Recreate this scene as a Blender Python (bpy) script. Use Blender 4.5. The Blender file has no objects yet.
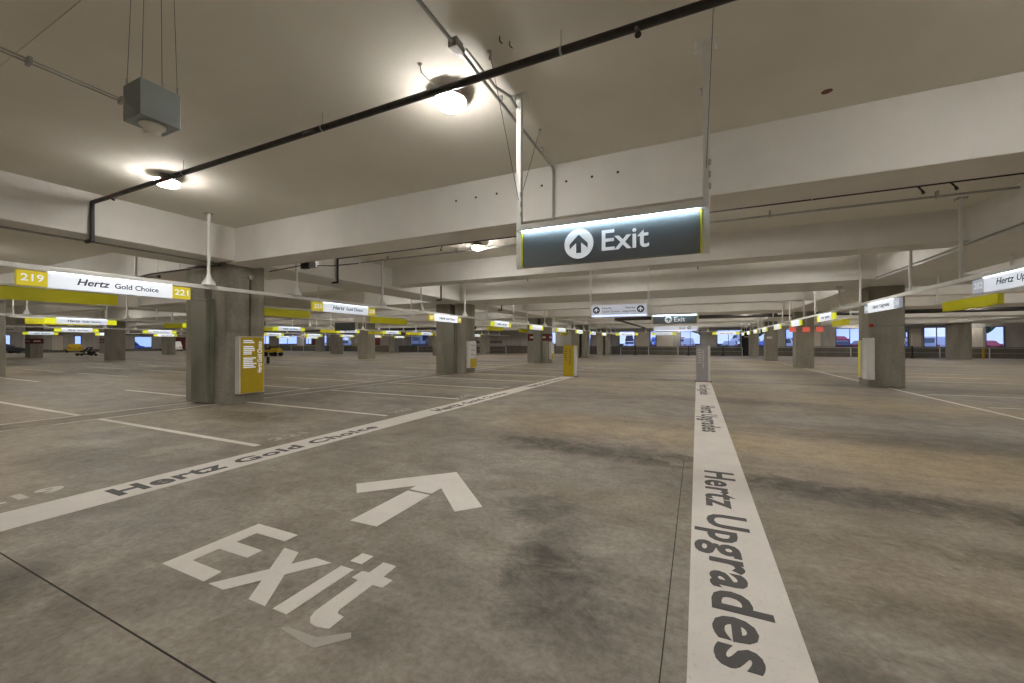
import bpy, bmesh, math, random
from mathutils import Vector, Matrix
random.seed(7)
S = bpy.context.scene
COL = S.collection
PI = math.pi

# ------------------------------------------------------------------ materials
def newmat(name):
    m = bpy.data.materials.new(name); m.use_nodes = True
    nt = m.node_tree
    for n in list(nt.nodes): nt.nodes.remove(n)
    out = nt.nodes.new('ShaderNodeOutputMaterial')
    b = nt.nodes.new('ShaderNodeBsdfPrincipled')
    nt.links.new(b.outputs[0], out.inputs[0])
    return m, nt, b

def N(nt, t, **k):
    n = nt.nodes.new(t)
    for a, v in k.items(): setattr(n, a, v)
    return n

def noise(nt, vec, scale, detail=4, rough=.55, dist=0):
    n = N(nt, 'ShaderNodeTexNoise')
    n.inputs['Scale'].default_value = scale; n.inputs['Detail'].default_value = detail
    n.inputs['Roughness'].default_value = rough; n.inputs['Distortion'].default_value = dist
    nt.links.new(vec, n.inputs['Vector'])
    return n.outputs['Fac']

def ramp(nt, fac, a, b, ca=(0, 0, 0, 1), cb=(1, 1, 1, 1)):
    r = N(nt, 'ShaderNodeValToRGB')
    r.color_ramp.elements[0].position = a; r.color_ramp.elements[1].position = b
    r.color_ramp.elements[0].color = ca; r.color_ramp.elements[1].color = cb
    nt.links.new(fac, r.inputs[0])
    return r.outputs[0]

def mix(nt, fac, a, b, mode='MIX'):
    m = N(nt, 'ShaderNodeMix', data_type='RGBA', blend_type=mode)
    for sock, v in ((m.inputs[0], fac), (m.inputs[6], a), (m.inputs[7], b)):
        if isinstance(v, (int, float)): sock.default_value = v
        elif isinstance(v, tuple): sock.default_value = (*v[:3], 1)
        else: nt.links.new(v, sock)
    return m.outputs[2]

def mapped(nt, scale=(1, 1, 1), obj=True):
    g = N(nt, 'ShaderNodeNewGeometry')
    mp = N(nt, 'ShaderNodeMapping'); mp.inputs['Scale'].default_value = scale
    nt.links.new(g.outputs['Position'], mp.inputs[0])
    return mp.outputs[0]

def paint(name, c, rough=.5, metal=0, var=.12, scale=3, bump=0, spec=.4):
    """plain surface with faint mottling"""
    m, nt, b = newmat(name)
    v = mapped(nt)
    f = noise(nt, v, scale, 5, .6)
    d = tuple(max(0, x * (1 - var)) for x in c)
    l = tuple(min(1, x * (1 + var * .6)) for x in c)
    nt.links.new(mix(nt, ramp(nt, f, .3, .7), d, l), b.inputs['Base Color'])
    b.inputs['Roughness'].default_value = rough; b.inputs['Metallic'].default_value = metal
    b.inputs['Specular IOR Level'].default_value = spec
    if bump:
        bp = N(nt, 'ShaderNodeBump'); bp.inputs['Strength'].default_value = bump; bp.inputs['Distance'].default_value = .01
        nt.links.new(noise(nt, v, scale * 12, 4), bp.inputs['Height']); nt.links.new(bp.outputs[0], b.inputs['Normal'])
    return m

def glow(name, c, strength, base=(.8, .8, .8)):
    m, nt, b = newmat(name)
    b.inputs['Base Color'].default_value = (*base, 1)
    b.inputs['Emission Color'].default_value = (*c, 1); b.inputs['Emission Strength'].default_value = strength
    b.inputs['Roughness'].default_value = .4
    return m

def concrete(name, dark, light, streak=True, rough=.8):
    m, nt, b = newmat(name)
    v = mapped(nt, (1, 1, .25) if streak else (1, 1, 1))
    v2 = mapped(nt)
    f1 = noise(nt, v, 2.2, 6, .62, .3); f2 = noise(nt, v2, 18, 5, .65)
    c = mix(nt, ramp(nt, f1, .32, .68), dark, light)
    c = mix(nt, .35, c, ramp(nt, f2, .25, .75, (*[x * .6 for x in dark], 1), (*[min(1, x * 1.15) for x in light], 1)))
    nt.links.new(c, b.inputs['Base Color'])
    b.inputs['Roughness'].default_value = rough; b.inputs['Specular IOR Level'].default_value = .25
    bp = N(nt, 'ShaderNodeBump'); bp.inputs['Strength'].default_value = .25; bp.inputs['Distance'].default_value = .01
    nt.links.new(f2, bp.inputs['Height']); nt.links.new(bp.outputs[0], b.inputs['Normal'])
    return m

def floor_mat():
    m, nt, b = newmat('worn_concrete_floor')
    v = mapped(nt); vx = mapped(nt, (.28, 1, 1))
    big = noise(nt, vx, .33, 5, .55, .6)
    mid = noise(nt, v, 1.3, 6, .6, .4)
    fine = noise(nt, v, 22, 5, .7)
    c = mix(nt, ramp(nt, mid, .36, .64), (.265, .236, .198), (.425, .388, .333))
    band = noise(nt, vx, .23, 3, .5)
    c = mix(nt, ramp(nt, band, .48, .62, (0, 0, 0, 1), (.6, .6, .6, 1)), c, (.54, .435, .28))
    c = mix(nt, ramp(nt, big, .50, .68, (0, 0, 0, 1), (.75, .75, .75, 1)), c, (.175, .15, .125))
    # oil and tyre stains with a place of their own
    sep = N(nt, 'ShaderNodeSeparateXYZ'); nt.links.new(v, sep.inputs[0])
    warp = noise(nt, v, 3.4, 9, .76, .7)
    for (sx, sy, rx, ry, amt, col) in PATCHES + [(*q[:4], min(1, q[4] * 1.15), (.062, .052, .042)) for q in STAINS]:
        def term(o, c0, r0):
            a = N(nt, 'ShaderNodeMath', operation='SUBTRACT'); nt.links.new(sep.outputs[o], a.inputs[0]); a.inputs[1].default_value = c0
            d = N(nt, 'ShaderNodeMath', operation='DIVIDE'); nt.links.new(a.outputs[0], d.inputs[0]); d.inputs[1].default_value = r0
            p = N(nt, 'ShaderNodeMath', operation='MULTIPLY'); nt.links.new(d.outputs[0], p.inputs[0]); nt.links.new(d.outputs[0], p.inputs[1])
            return p.outputs[0]
        s = N(nt, 'ShaderNodeMath', operation='ADD'); nt.links.new(term(0, sx, rx), s.inputs[0]); nt.links.new(term(1, sy, ry), s.inputs[1])
        w = N(nt, 'ShaderNodeMath', operation='MULTIPLY_ADD'); nt.links.new(warp, w.inputs[0]); w.inputs[1].default_value = 3.2; nt.links.new(s.outputs[0], w.inputs[2])
        fac = ramp(nt, w.outputs[0], .0, 1.0)
        mr = N(nt, 'ShaderNodeMapRange'); nt.links.new(w.outputs[0], mr.inputs[0])
        mr.inputs[1].default_value = 1.15; mr.inputs[2].default_value = 2.45; mr.inputs[3].default_value = amt; mr.inputs[4].default_value = 0
        c = mix(nt, mr.outputs[0], c, col)
    c = mix(nt, .5, c, ramp(nt, fine, .34, .66, (.42, .42, .42, 1), (1.12, 1.12, 1.12, 1)), 'MULTIPLY')
    blot = noise(nt, mapped(nt, (.7, 1, 1)), 3.4, 8, .7, .8)
    c = mix(nt, .6, c, ramp(nt, blot, .34, .6, (.54, .52, .49, 1), (1.0, 1.0, .99, 1)), 'MULTIPLY')
    scuff = noise(nt, mapped(nt, (.5, 9, 1)), 1.6, 6, .7)
    c = mix(nt, .16, c, ramp(nt, scuff, .34, .62, (.66, .64, .62, 1), (1.05, 1.05, 1.05, 1)), 'MULTIPLY')
    spots = N(nt, 'ShaderNodeTexVoronoi'); spots.inputs['Scale'].default_value = 1.7; nt.links.new(v, spots.inputs[0])
    c = mix(nt, ramp(nt, spots.outputs['Distance'], .025, .05, (.45, .45, .45, 1), (0, 0, 0, 1)), c, (.07, .06, .05))
    nt.links.new(c, b.inputs['Base Color'])
    nt.links.new(ramp(nt, mid, .2, .8, (.48, .48, .48, 1), (.7, .7, .7, 1)), b.inputs['Roughness'])
    b.inputs['Specular IOR Level'].default_value = .35
    bp = N(nt, 'ShaderNodeBump'); bp.inputs['Strength'].default_value = .18; bp.inputs['Distance'].default_value = .004
    nt.links.new(fine, bp.inputs['Height']); nt.links.new(bp.outputs[0], b.inputs['Normal'])
    return m

def worn_paint(name, c, wear=(.25, .22, .19), amount=.45):
    m, nt, b = newmat(name)
    v = mapped(nt)
    f = noise(nt, v, 38, 6, .75); g = noise(nt, v, 2.0, 5, .6)
    k = mix(nt, ramp(nt, g, .3, .75), tuple(x * .86 for x in c), c)
    k = mix(nt, ramp(nt, f, .24, .44, (amount, amount, amount, 1), (0, 0, 0, 1)), k, wear)
    nt.links.new(k, b.inputs['Base Color']); b.inputs['Roughness'].default_value = .65
    b.inputs['Specular IOR Level'].default_value = .3
    return m

STAINS = [(-1.2, 5.6, 1.9, .55, .85), (1.7, 5.0, 1.7, .45, .85), (2.3, 3.9, .9, .35, .7), (-.75, 2.3, .45, .6, .75),
          (-1.3, 3.4, .5, .35, .7), (1.4, 2.2, 1.1, .5, .5), (-7.4, 2.3, 1.1, .7, .6), (-8.4, 5.2, 1.3, .6, .75), (2.6, 8.0, 2.6, .6, .5),
          (-6.9, 8.0, 1.2, .5, .5), (-3.9, .95, .45, .25, .75), (.9, 12.0, 3.0, .8, .6), (-.55, 1.4, .3, .35, .6),
          (.9, 5.15, .5, .3, .9), (3.2, 4.6, 1.2, .35, .9), (2.9, 3.3, .35, .2, .85), (-2.3, 5.75, .9, .3, .9), (-.5, 5.4, .4, .3, .8), (1.3, 3.0, .6, .3, .5), (-1.0, 2.7, .3, .5, .7), (-5.9, 9.6, 1.2, .4, .6)]

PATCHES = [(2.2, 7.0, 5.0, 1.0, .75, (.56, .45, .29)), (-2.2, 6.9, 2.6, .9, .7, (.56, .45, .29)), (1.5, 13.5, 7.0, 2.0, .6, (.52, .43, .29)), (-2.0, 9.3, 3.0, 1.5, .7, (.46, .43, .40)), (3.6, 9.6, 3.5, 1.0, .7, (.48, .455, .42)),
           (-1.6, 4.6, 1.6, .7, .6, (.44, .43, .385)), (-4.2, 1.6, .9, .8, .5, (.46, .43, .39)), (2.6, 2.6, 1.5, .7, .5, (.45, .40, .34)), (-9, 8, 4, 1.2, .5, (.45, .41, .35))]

M = {}
M['floor'] = floor_mat()
M['white'] = paint('white_painted_concrete', (.78, .765, .73), .75, var=.07, scale=1.2, bump=.08, spec=.2)
M['ceil'] = paint('white_painted_ceiling', (.80, .775, .70), .8, var=.06, scale=.8, bump=.06, spec=.15)
M['conc'] = concrete('board_marked_concrete', (.215, .20, .165), (.385, .365, .31))
M['farwall'] = concrete('grey_wall_concrete', (.34, .325, .30), (.50, .48, .45), rough=.85)
M['lowwall'] = concrete('dark_wall_concrete', (.12, .108, .09), (.20, .18, .15), rough=.85)
M['beige'] = paint('beige_wall_surface', (.66, .61, .53), .7, var=.1)
M['coralwall'] = paint('faded_red_wall_paint', (.42, .20, .16), .7)
M['stripe'] = worn_paint('white_road_paint', (.80, .765, .72))
M['faint'] = worn_paint('faded_road_paint', (.66, .63, .58), amount=.5)
M['ghost'] = worn_paint('scrubbed_road_paint', (.47, .44, .40), amount=.9)
M['dkpaint'] = worn_paint('dark_grey_road_paint', (.105, .10, .098), (.3, .28, .26), .3)
M['joint'] = paint('joint_filler', (.045, .04, .036), .9)
M['pole'] = paint('white_powder_coat', (.74, .74, .72), .4, var=.04)
M['steel'] = paint('galvanised_steel', (.42, .42, .40), .42, .55, var=.15, scale=9)
M['black'] = paint('black_pipe_enamel', (.035, .03, .028), .45, var=.4, scale=14)
M['redtape'] = paint('red_coupling_enamel', (.20, .035, .03), .5)
M['cabinet'] = paint('grey_green_sheet_steel', (.25, .25, .20), .5, .2, var=.08)
M['box'] = paint('blue_grey_sheet_steel', (.30, .34, .335), .45, .3, var=.1)
M['sign_dark'] = paint('charcoal_sign_face', (.155, .172, .182), .42, var=.06, scale=1.5)
M['sign_white'] = glow('lit_white_acrylic', (.74, .84, 1.0), .33)
M['sign_blue'] = glow('lit_blue_white_edge', (.50, .62, 1.0), .75)
M['sign_grey'] = glow('lit_grey_acrylic', (.62, .68, .85), .22, (.62, .63, .66))
M['gold'] = glow('lit_gold_acrylic', (.66, .54, .02), .28, (.54, .45, .02))
M['lime'] = glow('lit_lime_acrylic', (.75, .80, .02), .42, (.66, .66, .03))
M['yback'] = paint('lime_yellow_enamel', (.72, .68, .014), .5, var=.05)
M['numgrey'] = glow('lit_number_acrylic', (.50, .56, .68), .22, (.45, .48, .55))
M['led'] = glow('cool_led_strip', (.66, .86, 1.0), 13.0)
M['led_small'] = glow('cool_led_strip_slim', (.78, .90, 1.0), 2.2)
M['letter_w'] = glow('white_vinyl_with_glow', (.8, .85, .9), .25, (.80, .82, .84))  # letters glow by themselves, light put into the white vinyl
M['letter_d'] = paint('dark_grey_vinyl', (.045, .05, .062), .5)
M['lens'] = glow('frosted_lamp_lens', (1.0, .95, .885), 114.0)
M['goldpaint'] = paint('gold_enamel_panel', (.50, .36, .012), .45, var=.06)
M['whiteenamel'] = paint('white_enamel', (.72, .71, .69), .4, var=.05)
M['greyenamel'] = paint('light_grey_enamel', (.38, .37, .385), .42, var=.06)
M['maroon'] = paint('dark_red_enamel', (.115, .012, .012), .5)
M['coral'] = glow('lit_red_acrylic', (1.0, .16, .11), .22, (.75, .16, .12))
M['red'] = paint('red_enamel', (.45, .03, .02), .4)
M['rust'] = paint('red_brown_cover', (.14, .035, .02), .6)
M['porcelain'] = paint('white_moulded_plastic', (.88, .86, .80), .35, var=.02)
M['cable'] = paint('steel_wire', (.10, .095, .085), .5, .4)
M['frame'] = paint('dark_blue_window_frame', (.03, .05, .11), .4)
M['rubber'] = paint('black_rubber', (.02, .02, .02), .8)
M['glass'] = paint('tinted_car_glass', (.03, .04, .05), .08, var=0, spec=.6)
for k, c in dict(car_white=(.75, .75, .76), car_silver=(.42, .43, .45), car_blue=(.08, .16, .42), car_red=(.42, .05, .05), car_dark=(.05, .055, .065), car_yellow=(.65, .48, .04)).items():
    M[k] = paint(k, c, .25, .1, var=.02, spec=.5)
M['asphalt'] = concrete('outdoor_asphalt', (.07, .07, .07), (.13, .13, .125), False)
M['leaf'] = paint('tree_leaves', (.055, .10, .045), .8, var=.5, scale=2)
M['bark'] = paint('tree_bark', (.10, .07, .05), .9)
M['bldg'] = paint('rendered_building', (.36, .36, .38), .8, var=.1)
M['skin_board'] = paint('yellow_board', (.75, .62, .05), .5)

# ------------------------------------------------------------------ mesh helpers
def obj(name, bm, mat, parent=None, smooth=False, kind=None, label=None, cat=None, group=None, loc=None, rz=0):
    me = bpy.data.meshes.new(name)
    bmesh.ops.recalc_face_normals(bm, faces=bm.faces)
    bm.to_mesh(me); bm.free()
    me.materials.append(mat)
    if smooth:
        for p in me.polygons: p.use_smooth = True
        try: me.set_sharp_from_angle(angle=math.radians(40))
        except Exception: pass
    o = bpy.data.objects.new(name, me); COL.objects.link(o)
    if parent: o.parent = parent
    if loc is not None: o.location = loc
    o.rotation_euler.z = rz
    tag(o, label, cat, group, kind)
    return o

def tag(o, label=None, cat=None, group=None, kind=None):
    if label: o['label'] = label
    if cat: o['category'] = cat
    if group: o['group'] = group
    if kind: o['kind'] = kind
    return o

def thing(name, label, cat, loc=(0, 0, 0), rz=0, group=None):
    o = bpy.data.objects.new(name, None); COL.objects.link(o)
    o.empty_display_size = .1
    o.location = loc; o.rotation_euler.z = rz
    return tag(o, label, cat, group)

def copy_tree(o, parent=None):
    c = o.copy(); COL.objects.link(c); c.parent = parent
    for ch in KIDS(o): copy_tree(ch, c)
    return c
def KIDS(o): return [x for x in COL.objects if x.parent == o]

def B(): return bmesh.new()

def box(bm, x0, x1, y0, y1, z0, z1, bev=0):
    g = bmesh.ops.create_cube(bm, size=1)
    vs = g['verts']
    bmesh.ops.scale(bm, vec=(abs(x1 - x0), abs(y1 - y0), abs(z1 - z0)), verts=vs)
    bmesh.ops.translate(bm, vec=((x0 + x1) / 2, (y0 + y1) / 2, (z0 + z1) / 2), verts=vs)
    if bev:
        es = list({e for v in vs for e in v.link_edges})
        bmesh.ops.bevel(bm, geom=es, offset=bev, segments=2, affect='EDGES', profile=.6)
    return bm

def cyl(bm, a, b, r, r2=None, n=12):
    a, b = Vector(a), Vector(b); d = b - a
    rot = d.to_track_quat('Z', 'Y').to_matrix().to_4x4()
    bmesh.ops.create_cone(bm, cap_ends=True, segments=n, radius1=r, radius2=r if r2 is None else r2, depth=d.length,
                          matrix=Matrix.Translation((a + b) / 2) @ rot)
    return bm

def sph(bm, c, r, n=12, sc=(1, 1, 1)):
    bmesh.ops.create_uvsphere(bm, u_segments=n, v_segments=max(6, n // 2), radius=r, matrix=Matrix.Translation(c) @ Matrix.Diagonal((*sc, 1)))
    return bm

def tube(bm, pts, r, n=10):
    """round pipe through points with rounded elbows"""
    pts = [Vector(p) for p in pts]
    for a, b in zip(pts, pts[1:]): cyl(bm, a, b, r, n=n)
    for p in pts[1:-1]: sph(bm, p, r * 1.12, n)
    return bm

def lathe(bm, prof, c=(0, 0, 0), n=24):
    rings = []
    for (r, z) in prof:
        rings.append([bm.verts.new((c[0] + r * math.cos(2 * PI * i / n), c[1] + r * math.sin(2 * PI * i / n), c[2] + z)) for i in range(n)])
    for a, b in zip(rings, rings[1:]):
        for i in range(n): bm.faces.new((a[i], a[(i + 1) % n], b[(i + 1) % n], b[i]))
    bm.faces.new(rings[0]); bm.faces.new(rings[-1])
    return bm

def prism(bm, pts, ax, lo, hi):
    """polygon pts in the two other axes, extruded along axis ax from lo to hi"""
    def P(p, t):
        return (t, p[0], p[1]) if ax == 'x' else (p[0], t, p[1]) if ax == 'y' else (p[0], p[1], t)
    a = [bm.verts.new(P(p, lo)) for p in pts]; b = [bm.verts.new(P(p, hi)) for p in pts]
    n = len(pts)
    bm.faces.new(a); bm.faces.new(list(reversed(b)))
    for i in range(n): bm.faces.new((a[i], a[(i + 1) % n], b[(i + 1) % n], b[i]))
    return bm

def text(name, s, mat, origin, right, up, width, height, parent=None, shear=0, bold=0, depth=.002, spacing=1.0, label=None):
    """built-in font lettering fitted to width x height; origin = lower left corner"""
    cu = bpy.data.curves.new(name, 'FONT'); cu.body = s; cu.shear = shear; cu.offset = bold; cu.extrude = .5
    cu.space_character = spacing; cu.resolution_u = 3
    tmp = bpy.data.objects.new('tmp_text', cu); COL.objects.link(tmp)
    bpy.context.view_layer.update()
    dg = bpy.context.evaluated_depsgraph_get()
    me = bpy.data.meshes.new_from_object(tmp.evaluated_get(dg))
    bpy.data.objects.remove(tmp); bpy.data.curves.remove(cu)
    xs = [v.co.x for v in me.vertices]; ys = [v.co.y for v in me.vertices]; zs = [v.co.z for v in me.vertices]
    x0, y0, z0 = min(xs), min(ys), min(zs)
    sx = width / (max(xs) - x0); sy = height / (max(ys) - y0); sz = depth / max(1e-6, max(zs) - z0)
    R, U = Vector(right).normalized(), Vector(up).normalized(); Nn = R.cross(U)
    og = Vector(origin)
    for v in me.vertices:
        q = v.co.copy()
        v.co = og + R * ((q.x - x0) * sx) + U * ((q.y - y0) * sy) + Nn * ((q.z - z0) * sz)
    me.materials.clear(); me.materials.append(mat); me.name = name
    o = bpy.data.objects.new(name, me); COL.objects.link(o)
    if parent: o.parent = parent
    if label: o['label'] = label
    return o

ORD = ['first', 'second', 'third', 'fourth', 'fifth', 'sixth', 'seventh', 'eighth', 'ninth', 'tenth', 'eleventh', 'twelfth', 'thirteenth', 'fourteenth', 'fifteenth', 'sixteenth', 'seventeenth', 'eighteenth', 'nineteenth', 'twentieth']

# ------------------------------------------------------------------ shell
XL, XR, YB, YF, ZC = -100.0, 36.0, -9.0, 57.0, 4.3
floor = obj('floor', box(B(), XL, XR, YB, YF, -.3, 0), M['floor'], kind='structure', label='stained grey brown concrete floor of the parking garage', cat='floor')
ceil = obj('ceiling', box(B(), XL, XR, YB, YF, ZC, ZC + .3), M['ceil'], kind='structure', label='off white painted concrete ceiling of the garage', cat='ceiling')
obj('slab_step', box(B(), -10.15, 5.1, 1.45, 5.9, ZC - .009, ZC), M['ceil'], ceil)
obj('wall_rear_added', box(B(), XL, XR, YB - .3, YB, -.3, ZC + .3), M['farwall'], kind='structure', label='added grey concrete wall closing off sky light behind the viewer', cat='wall')  # unseen wall added to keep outdoor light from entering behind
obj('wall_right_added', box(B(), XR, XR + .3, YB - .3, YF + .3, -.3, ZC + .3), M['farwall'], kind='structure', label='added grey concrete wall closing the right side against sky light', cat='wall')  # unseen wall added to shut out sky light on this side

XBEAMS = [(-.8, -.1, 3.62), (5.9, 6.62, 3.465), (11.4, 12.1, 3.63), (16.05, 18.8, 3.52), (23.4, 24.1, 3.63), (28.4, 31.0, 3.52), (35.5, 36.2, 3.63), (40.4, 43.1, 3.52), (47.6, 48.3, 3.63), (52.5, 55.2, 3.52)]
YBEAMS = [(-11.7, -10.15, 3.51), (5.1, 6.9, 3.505), (-30.4, -28.4, 3.51), (-48.5, -46.5, 3.51), (-66.6, -64.6, 3.51), (-84.7, -82.7, 3.51), (22.0, 24.5, 3.51)]
for i, (y0, y1, z) in enumerate(XBEAMS):
    bm = B(); box(bm, XL, XR, y0, y1, z, ZC + .01, .015)
    o = obj('beam', bm, M['white'], kind='structure', label=f'white concrete crosswise ceiling beam, {ORD[i]} counting away from the viewer', cat='beam')
    if i == 1:
        for hx in (-3.82, -3.42, -3.02, -2.22, -1.82, -1.42, -1.04):
            obj('anchor_hole', cyl(B(), (hx, y0 - .004, 4.0), (hx, y0 + .01, 4.0), .019), M['black'], o)
    if i == 2:
        for k in range(8):
            hx = -2.55 + .33 * k
            obj('anchor_hole', cyl(B(), (hx, y0 - .004, 3.85), (hx, y0 + .01, 3.85), .018), M['black'], o)
for i, (x0, x1, z) in enumerate(YBEAMS):
    nm = ['left of the exit lane', 'over the right column line', 'over the second column line to the left', 'over the third column line to the left', 'over the fourth column line to the left', 'over the fifth column line to the left', 'along the far right columns'][i]
    obj('girder', box(B(), x0, x1, YB, YF, z, ZC + .01, .015), M['white'], kind='structure', label=f'white concrete lengthwise girder {nm}', cat='beam')

def ceil_z(x, y):
    z = ZC
    for a, b, h in XBEAMS:
        if a - .04 <= y <= b + .04: z = min(z, h)
    for a, b, h in YBEAMS:
        if a - .04 <= x <= b + .04: z = min(z, h)
    return z

# ------------------------------------------------------------------ columns
ROWS = [5.9, 17.0, 29.2, 41.4, 53.4]
def column(x0, x1, y0, y1, label, double):
    bm = B()
    if double:
        g = x0 + (x1 - x0) * .48
        box(bm, x0, g, y0, y1, 0, 3.53, .02); box(bm, g + .30, x1, y0, y1, 0, 3.53, .02)
        box(bm, g - .02, g + .32, y0 + .6, y1 - .05, 0, 3.5)
    else:
        box(bm, x0, x1, y0, y1, 0, 3.53, .025)
    return obj('column', bm, M['conc'], kind='structure', label=label, cat='column')

LINES = [(-12.22, -10.47, 'on the line just left of the exit lane', True), (5.4, 6.42, 'on the line right of the upgrade lane', False),
         (-30.3, -29.0, 'on the second line to the left', False), (-48.3, -46.9, 'on the third line to the left', False),
         (-66.4, -65.0, 'on the fourth line to the left', False), (-84.5, -83.1, 'on the fifth line to the left', False), (22.5, 24.0, 'on the far right line', False)]
COLS = {}
for li, (x0, x1, nm, dbl) in enumerate(LINES):
    for ri, y in enumerate(ROWS):
        if li == 1 and ri == 1: yy = 17.95
        elif li == 1 and ri > 1: yy = y + .85
        else: yy = y
        n = ORD[ri] if not (ri == 0 and li == 1) else 'first'
        COLS[li, ri] = column(x0 + (.2 if li == 1 and ri > 1 else .06 if li == 1 else 0), x1 + (.12 if li == 1 and ri > 1 else .02 if li == 1 else 0), yy, yy + .95, f'grey concrete column, {n} from the viewer {nm}', dbl)

# cover panels over the gap of the paired columns
for ri, y in enumerate(ROWS[:3]):
    t = obj('cover_cabinet', box(B(), -11.66, -11.02, y - .16, y - .003, .03, 2.58, .008), M['cabinet'],
            label=f'tall grey green steel cover cabinet on the {ORD[ri]} column left of the exit lane', cat='cabinet', group='steel covers on the paired columns')
    obj('side_flange', box(B(), -11.02, -10.95, y - .09, y - .003, .03, 2.56, .006), M['cabinet'], t)
    obj('top_cap', box(B(), -11.69, -10.94, y - .18, y - .003, 2.58, 2.61, .006), M['cabinet'], t)

# ------------------------------------------------------------------ far and left walls with openings
def holed_wall(name, axis, at0, at1, lo, hi, wins, label, sill=1.15, top=3.25):
    """wall with openings; axis x: runs along x"""
    bm = B(); bl = B()
    def seg(bm_, a, b, z0, z1):
        if b - a < .02: return
        if axis == 'x': box(bm_, a, b, at0, at1, z0, z1)
        else: box(bm_, at0, at1, a, b, z0, z1)
    seg(bm, lo, hi, top, ZC + .3); 
    p = lo
    for a, b in wins:
        seg(bm, p, a, sill, top); p = b
    seg(bm, p, hi, sill, top)
    w = obj(name, bm, M['farwall'], kind='structure', label=label, cat='wall')
    seg(bl, lo, hi, -.3, sill)
    obj('lower_band', bl, M['lowwall'], w, label='darker lower band of the wall')  # band below the sills, darker than the wall above
    return w

FWIN = [(-88.2, -85.4), (-82.5, -76.4), (-74.0, -72.0), (-70.1, -67.6), (-65.0, -60.8), (-46.5, -42.7), (-20.9, -19.2), (-15.2, -13.9), (-12.0, -11.4),
        (-9.9, -7.8), (-5.8, -5.0), (-2.0, .4), (2.3, 4.9), (6.7, 7.8), (9.6, 10.8), (14.4, 17.0), (20.0, 20.7), (21.9, 24.0), (26.6, 28.0)]
wf = holed_wall('wall_far', 'x', YF, YF + .3, XL, XR, FWIN, 'far grey concrete wall with a row of openings to the outdoors')
LWIN = [(23.5, 24.1), (31.3, 32.2), (39.6, 42.4)]
wl = holed_wall('wall_left', 'y', XL - .3, XL, YB, YF, LWIN, 'far left grey concrete wall with openings to the outdoors', .5, 2.9)

for i, (a, b) in enumerate(FWIN):
    bm = B(); t_ = .07; y0, y1 = YF - .03, YF + .1
    box(bm, a, a + t_, y0, y1, 1.15, 3.25); box(bm, b - t_, b, y0, y1, 1.15, 3.25)
    box(bm, a + t_, b - t_, y0, y1, 3.18, 3.25); box(bm, a + t_, b - t_, y0, y1, 1.15, 1.2)
    w = obj(f'window_{i + 1}', bm, M['frame'], kind='structure', cat='window', label=f'open window bay to the outdoors, {ORD[i]} from the left in the far wall')
    if b - a > 1.9: obj('mullion', box(B(), (a + b) / 2 - .03, (a + b) / 2 + .03, y0 + .02, y1 - .02, 1.2, 3.18), M['frame'], w)
for i, (a, b) in enumerate(LWIN):
    bm = B(); t_ = .07; x0, x1 = XL - .1, XL + .03
    box(bm, x0, x1, a, a + t_, .5, 2.9); box(bm, x0, x1, b - t_, b, .5, 2.9)
    box(bm, x0, x1, a + t_, b - t_, 2.83, 2.9); box(bm, x0, x1, a + t_, b - t_, .5, .56)
    obj(f'window_{len(FWIN) + i + 1}', bm, M['frame'], kind='structure', cat='window', label=f'open window bay in the left wall, {ORD[i]} from the near end')

# lighter and darker panels of the far wall
for a, b, mt, z0, z1, lb in ((-7.7, -5.9, 'beige', 1.15, 3.0, 'beige painted wall panel'), (-4.9, -2.9, 'beige', 1.15, 3.1, 'pale beige wall panel between two openings'), (11.0, 13.0, 'beige', 1.2, 3.2, 'pale wall panel'),
                     (-60.0, -56.5, 'beige', 1.6, 3.2, 'beige wall panel'), (-55.8, -53.6, 'maroon', 1.2, 3.1, 'dark red wall panel'), (-72.0, -70.3, 'maroon', 1.2, 3.1, 'dark red wall panel beside the opening'),
                     (-34.5, -28.2, 'lowwall', 1.55, 2.0, 'dark brown band on the wall'), (20.9, 21.7, 'beige', 1.2, 3.1, 'beige wall panel'), (25.5, 26.4, 'beige', 1.2, 3.1, 'beige wall panel')):
    obj('wall_panel', box(B(), a, b, YF - .04, YF + .02, z0, z1, .005), M[mt], wf, label=lb)
for a, b, mt, z0, z1 in ((28.6, 29.9, 'beige', .4, 2.9), (20.5, 22.6, 'coralwall', .5, 3.0), (25.4, 26.8, 'beige', .4, 3.0), (35.5, 37.5, 'beige', .4, 3.0), (46.4, 48.2, 'maroon', .4, 2.9)):
    obj('wall_panel', box(B(), XL - .02, XL + .04, a, b, z0, z1, .005), M[mt], wl)
d = obj('door_1', box(B(), 5.05, 6.3, YF - .06, YF + .02, .02, 3.3, .01), M['rubber'], kind='structure', cat='door', label='dark doorway in the far wall right of the middle openings')
obj('door_sign', box(B(), 5.15, 6.1, YF - .12, YF - .06, 2.2, 2.5, .01), M['maroon'], d, label='dark red sign on the doorway')
obj('lettering', box(B(), 5.3, 5.9, YF - .126, YF - .12, 2.31, 2.38), M['whiteenamel'], d)

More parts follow.
